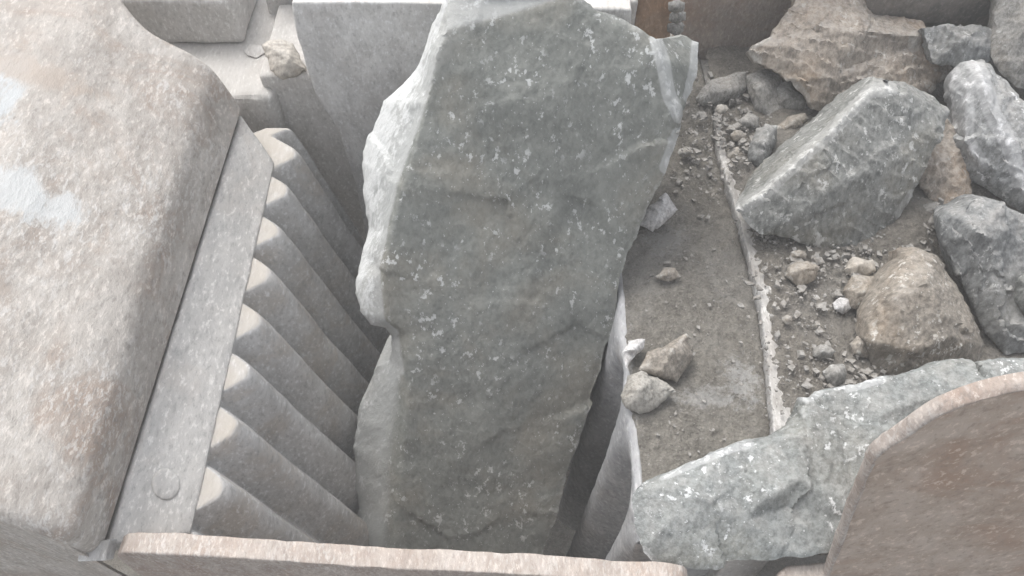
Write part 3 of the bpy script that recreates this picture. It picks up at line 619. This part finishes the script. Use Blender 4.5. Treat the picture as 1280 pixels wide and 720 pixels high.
rock('boulder', [(1274, 352), (1290, 335), (1310, 350), (1310, 395), (1288, 392), (1276, 375)], [(1290, 360, .02)], [], U(1285, 392, .14), (-.4, -.7, .6), .08, M['greyrock'],
     'sliver of a grey stone on the right edge against the dark blue boulder', 'stone', seed=23, step=3, rough=.01, jit=1.0)

# ------------------------------------------------------------------ smaller stones, each its own
def stone(outline, mat, label, z=.03, nrm=(0, -.5, .86), seed=0, group=None, peak=None, thick=None, rough=.004, step=2.2):
    o_ = np.array([q[:2] for q in outline], float); c_ = o_.mean(0); rad = np.hypot(*(o_-c_).T).mean()
    k = int(np.argmax(o_[:, 1])); size = rad/F*1.9
    rn = random.Random(seed)
    pk_ = peak or [(c_[0]+rn.uniform(-.3, .3)*rad, c_[1]+rn.uniform(-.4, .1)*rad, size*.55), (c_[0]+rn.uniform(-.3, .3)*rad, c_[1]+rn.uniform(.0, .4)*rad, size*.4)]
    n = len(outline)
    return rock('stone', outline, pk_, [(n, n+1)] if len(pk_) > 1 else [], U(*o_[k], z), nrm, thick or size*1.1, mat, label, 'stone', seed=seed, step=step, rough=rough, fine=.0007, freq=22, jit=.7, facets=6, fslope=.10, fstep=.001, edge_r=size*.18, shrink=.5, group=group, back=(0, .5, -.85))
def blob(x, y, w_, h_, seed, n=8):
    rn = random.Random(seed*7+1); ph = rn.random()
    return [(x+w_/2*math.cos(q)*rn.uniform(.82, 1.12), y+h_/2*math.sin(q)*rn.uniform(.82, 1.12)) for q in [math.tau*(k+ph)/n for k in range(n)]]
stone([(870, 122), (884, 100), (912, 92), (932, 90), (934, 108), (922, 124), (896, 130), (878, 132)], M['smallgrey'], 'wedge shaped grey stone against the brown wall, right of the huge slab', seed=31, z=.05, peak=[(885, 116, .015), (915, 112, .02)])
stone([(934, 96), (950, 86), (975, 92), (982, 120), (985, 142), (965, 152), (945, 135), (936, 115)], M['smallgrey'], 'rounded grey stone under the white tip of the layered brown slab', seed=32, z=.05)
stone([(968, 108), (985, 100), (1000, 118), (1012, 136), (990, 138), (970, 130)], M['smallgrey'], 'flat brown grey stone tucked under the layered brown slab', seed=33, z=.07)
stone([(968, 160), (985, 146), (1008, 139), (1012, 148), (995, 162), (975, 168)], M['smalltan'], 'long brownish stone leaning on the back of the ridged grey block', seed=34, z=.06)
stone([(936, 178), (945, 162), (958, 154), (971, 158), (970, 180), (962, 200), (950, 210), (938, 200)], M['bluerock'], 'small blue grey stone standing at the left end of the ridged grey block', seed=35, z=.06)
stone([(924, 150), (935, 140), (949, 146), (947, 158), (930, 162)], M['smallgrey'], 'small pale flat stone between the wedge shaped and the blue grey stone', seed=36, z=.06)
stone(blob(902, 136, 16, 13, 3), M['sandrock'], 'tiny rounded pale pebble just below the wedge shaped grey stone', seed=37, z=.06)
stone([(980, 345), (990, 328), (1010, 325), (1026, 333), (1018, 350), (1000, 361)], M['smalltan'], 'tan stone on the dusty plate below the ridged grey block', seed=38, z=.05)
stone([(1058, 335), (1066, 322), (1092, 323), (1094, 338), (1082, 346), (1064, 345)], M['sandrock'], 'pale stone above the rounded tan boulder', seed=39, z=.06)
stone([(1056, 362), (1066, 344), (1090, 345), (1108, 350), (1098, 372), (1082, 390), (1064, 384)], M['smalltan'], 'brown stone against the upper left of the rounded tan boulder', seed=40, z=.06)
stone([(1062, 430), (1078, 418), (1090, 430), (1084, 446), (1066, 444)], M['smalltan'], 'small brown stone touching the lower left of the rounded tan boulder', seed=41, z=.05)
stone([(800, 462), (812, 440), (835, 430), (858, 418), (866, 445), (858, 462), (846, 479), (820, 468)], M['smalltan'], 'brown angular flake, upper right of two flat stones near the ribbed jaw', seed=42, z=.03)
stone([(780, 488), (786, 468), (802, 464), (822, 472), (842, 490), (822, 510), (800, 516), (784, 508)], M['smallflat'], 'pale flat stone at the lip of the ribbed jaw, lower left of two', seed=43, z=.03)
stone([(778, 440), (786, 428), (806, 424), (806, 434), (796, 444), (783, 460)], M['smallwhite'], 'white stone chip at the lip of the ribbed jaw', seed=44, z=.035)
stone([(820, 345), (830, 333), (846, 334), (852, 346), (836, 353)], M['smalltan'], 'small tan stone on the dust right of the huge slab', seed=45, z=.03)
stone(blob(1052, 382, 22, 20, 5, 6), M['smallwhite'], 'bright white chip on the dusty plate left of the brown stone', seed=46, z=.05)
stone([(800, 280), (812, 258), (832, 242), (848, 262), (838, 272), (816, 290)], M['smallwhite'], 'white stone poking out behind the right edge of the huge slab', seed=47, z=.04)
stone([(327, 56), (335, 51), (352, 50), (366, 54), (383, 86), (372, 94), (352, 98), (338, 88)], M['sandrock'], 'sandy angular stone on the dusty frame ledge at the top left', seed=48, z=.10, peak=[(345, 62, .02), (362, 74, .03)])
stone([(305, 62), (312, 56), (326, 58), (331, 66), (322, 72), (308, 69)], M['frame'], 'flat dusty flake left of the sandy angular stone on the frame ledge', seed=49, z=.045, nrm=(0, -.1, 1), peak=[(316, 63, .004)])
for k, (x, y) in enumerate([(846, 8), (846, 21), (845, 34)]):
    stone(blob(x, y, 24, 18, 20+k, 6), M['smallgrey'], ['grey stone jammed by the rusty post, top of three', 'grey stone jammed by the rusty post, middle of three', 'grey stone jammed by the rusty post, lowest of three'][k], seed=51+k, z=.30-.05*k, nrm=(0, -.9, .4), group='stones jammed beside the rusty post')
more = [(1135, 330, 34, 24, 'smallgrey', 'grey stone in the dirt between the ridged grey block and the tan boulder'),
        (1030, 440, 30, 22, 'smallgrey', 'lone grey stone on the dusty plate left of the tan boulder'),
        (1045, 468, 30, 26, 'smallgrey', 'grey stone beside the upper edge of the pale flat boulder'),
        (985, 400, 16, 12, 'smalltan', 'tiny tan pebble beside the white plate edge'),
        (1000, 318, 26, 14, 'smalltan', 'flat tan stone half under the ridged grey block'),
        (1125, 300, 30, 22, 'smallgrey', 'grey stone at the lower right foot of the ridged grey block'),
        (924, 170, 20, 16, 'smalltan', 'small orange tan stone left of the blue grey stone'),
        (918, 192, 18, 18, 'sandrock', 'pale small stone beside the top of the white plate edge'),
        (857, 190, 20, 12, 'smallgrey', 'small grey stone on the dust close to the upper right of the huge slab'),
        (1165, 262, 40, 22, 'smallgrey', 'flat grey stone under the white scraped boulder')]
for k, (x, y, w_, h_, m_, lb) in enumerate(more):
    stone(blob(x, y, w_, h_, 40+k, 7), M[m_], lb, seed=60+k, z=.055 if x > 920 else .03)

# ------------------------------------------------------------------ grit: countless chips on the dust, one object
def grit(name, spots, label, mat, seed):
    rn = random.Random(seed); V, Fg = [], []
    iv = [Vector((x, y, z)) for x in (-.75, .75) for y in (-.75, .75) for z in (-.75, .75)]
    fi = [(0, 1, 3, 2), (4, 6, 7, 5), (0, 4, 5, 1), (2, 3, 7, 6), (0, 2, 6, 4), (1, 5, 7, 3)]
    for (px, py, rx, ry, n, s0, s1, z) in spots:
        for _ in range(n):
            g1, g2 = rn.gauss(0, .5), rn.gauss(0, .5)
            x, y = px+rx*g1, py+ry*g2
            p = U(x, y, z); s = s0+(s1-s0)*rn.random()**5
            if p[0] < .275 and z < .1: continue
            ax = [rn.uniform(.55, 1.2), rn.uniform(.55, 1.2), rn.uniform(.35, .8)]; an = rn.uniform(0, 6.28); ca, sa = math.cos(an), math.sin(an); o0 = len(V)
            for v in iv:
                j = rn.uniform(.35, 1.45); a_, b_, c_ = v.x*ax[0]*j*s, v.y*ax[1]*j*s, v.z*ax[2]*j*s
                V.append((p[0]+a_*ca-b_*sa, p[1]+a_*sa+b_*ca, z+c_+s*.15))
            Fg += [tuple(i+o0 for i in f) for f in fi]
    return tag(link_mesh(name, V, Fg, mat, smooth=False), label, 'gravel', kind='stuff')
grit('gravel', [(890, 150, 45, 60, 260, .002, .013, .05), (870, 220, 50, 80, 220, .002, .010, .012), (865, 330, 90, 120, 200, .0008, .006, .010), (870, 450, 80, 110, 200, .0008, .006, .010), (880, 550, 90, 60, 120, .0012, .005, .012),
                (935, 200, 40, 70, 140, .002, .011, .06), (1000, 350, 70, 60, 260, .0015, .012, .048), (1020, 440, 70, 60, 300, .0012, .010, .048), (1100, 310, 80, 40, 160, .002, .012, .06),
                (1160, 270, 60, 60, 90, .003, .014, .07), (980, 480, 40, 60, 70, .0015, .006, .045), (955, 400, 10, 140, 60, .001, .004, .034), (1060, 325, 90, 22, 90, .003, .014, .05), (960, 290, 40, 20, 50, .003, .012, .05), (1085, 475, 60, 18, 70, .003, .013, .045), (945, 160, 40, 40, 80, .003, .016, .06), (890, 112, 50, 24, 70, .002, .012, .055)], 'grey brown rock chips scattered over the dusty deck', M['grit'], 1)
grit('gravel', [(335, 95, 60, 24, 60, .001, .006, .09), (290, 72, 50, 16, 30, .001, .004, .041), (385, 100, 30, 20, 40, .0015, .006, .09)], 'fine pale crumbs on the frame ledge at the top left', M['sandrock'], 2)
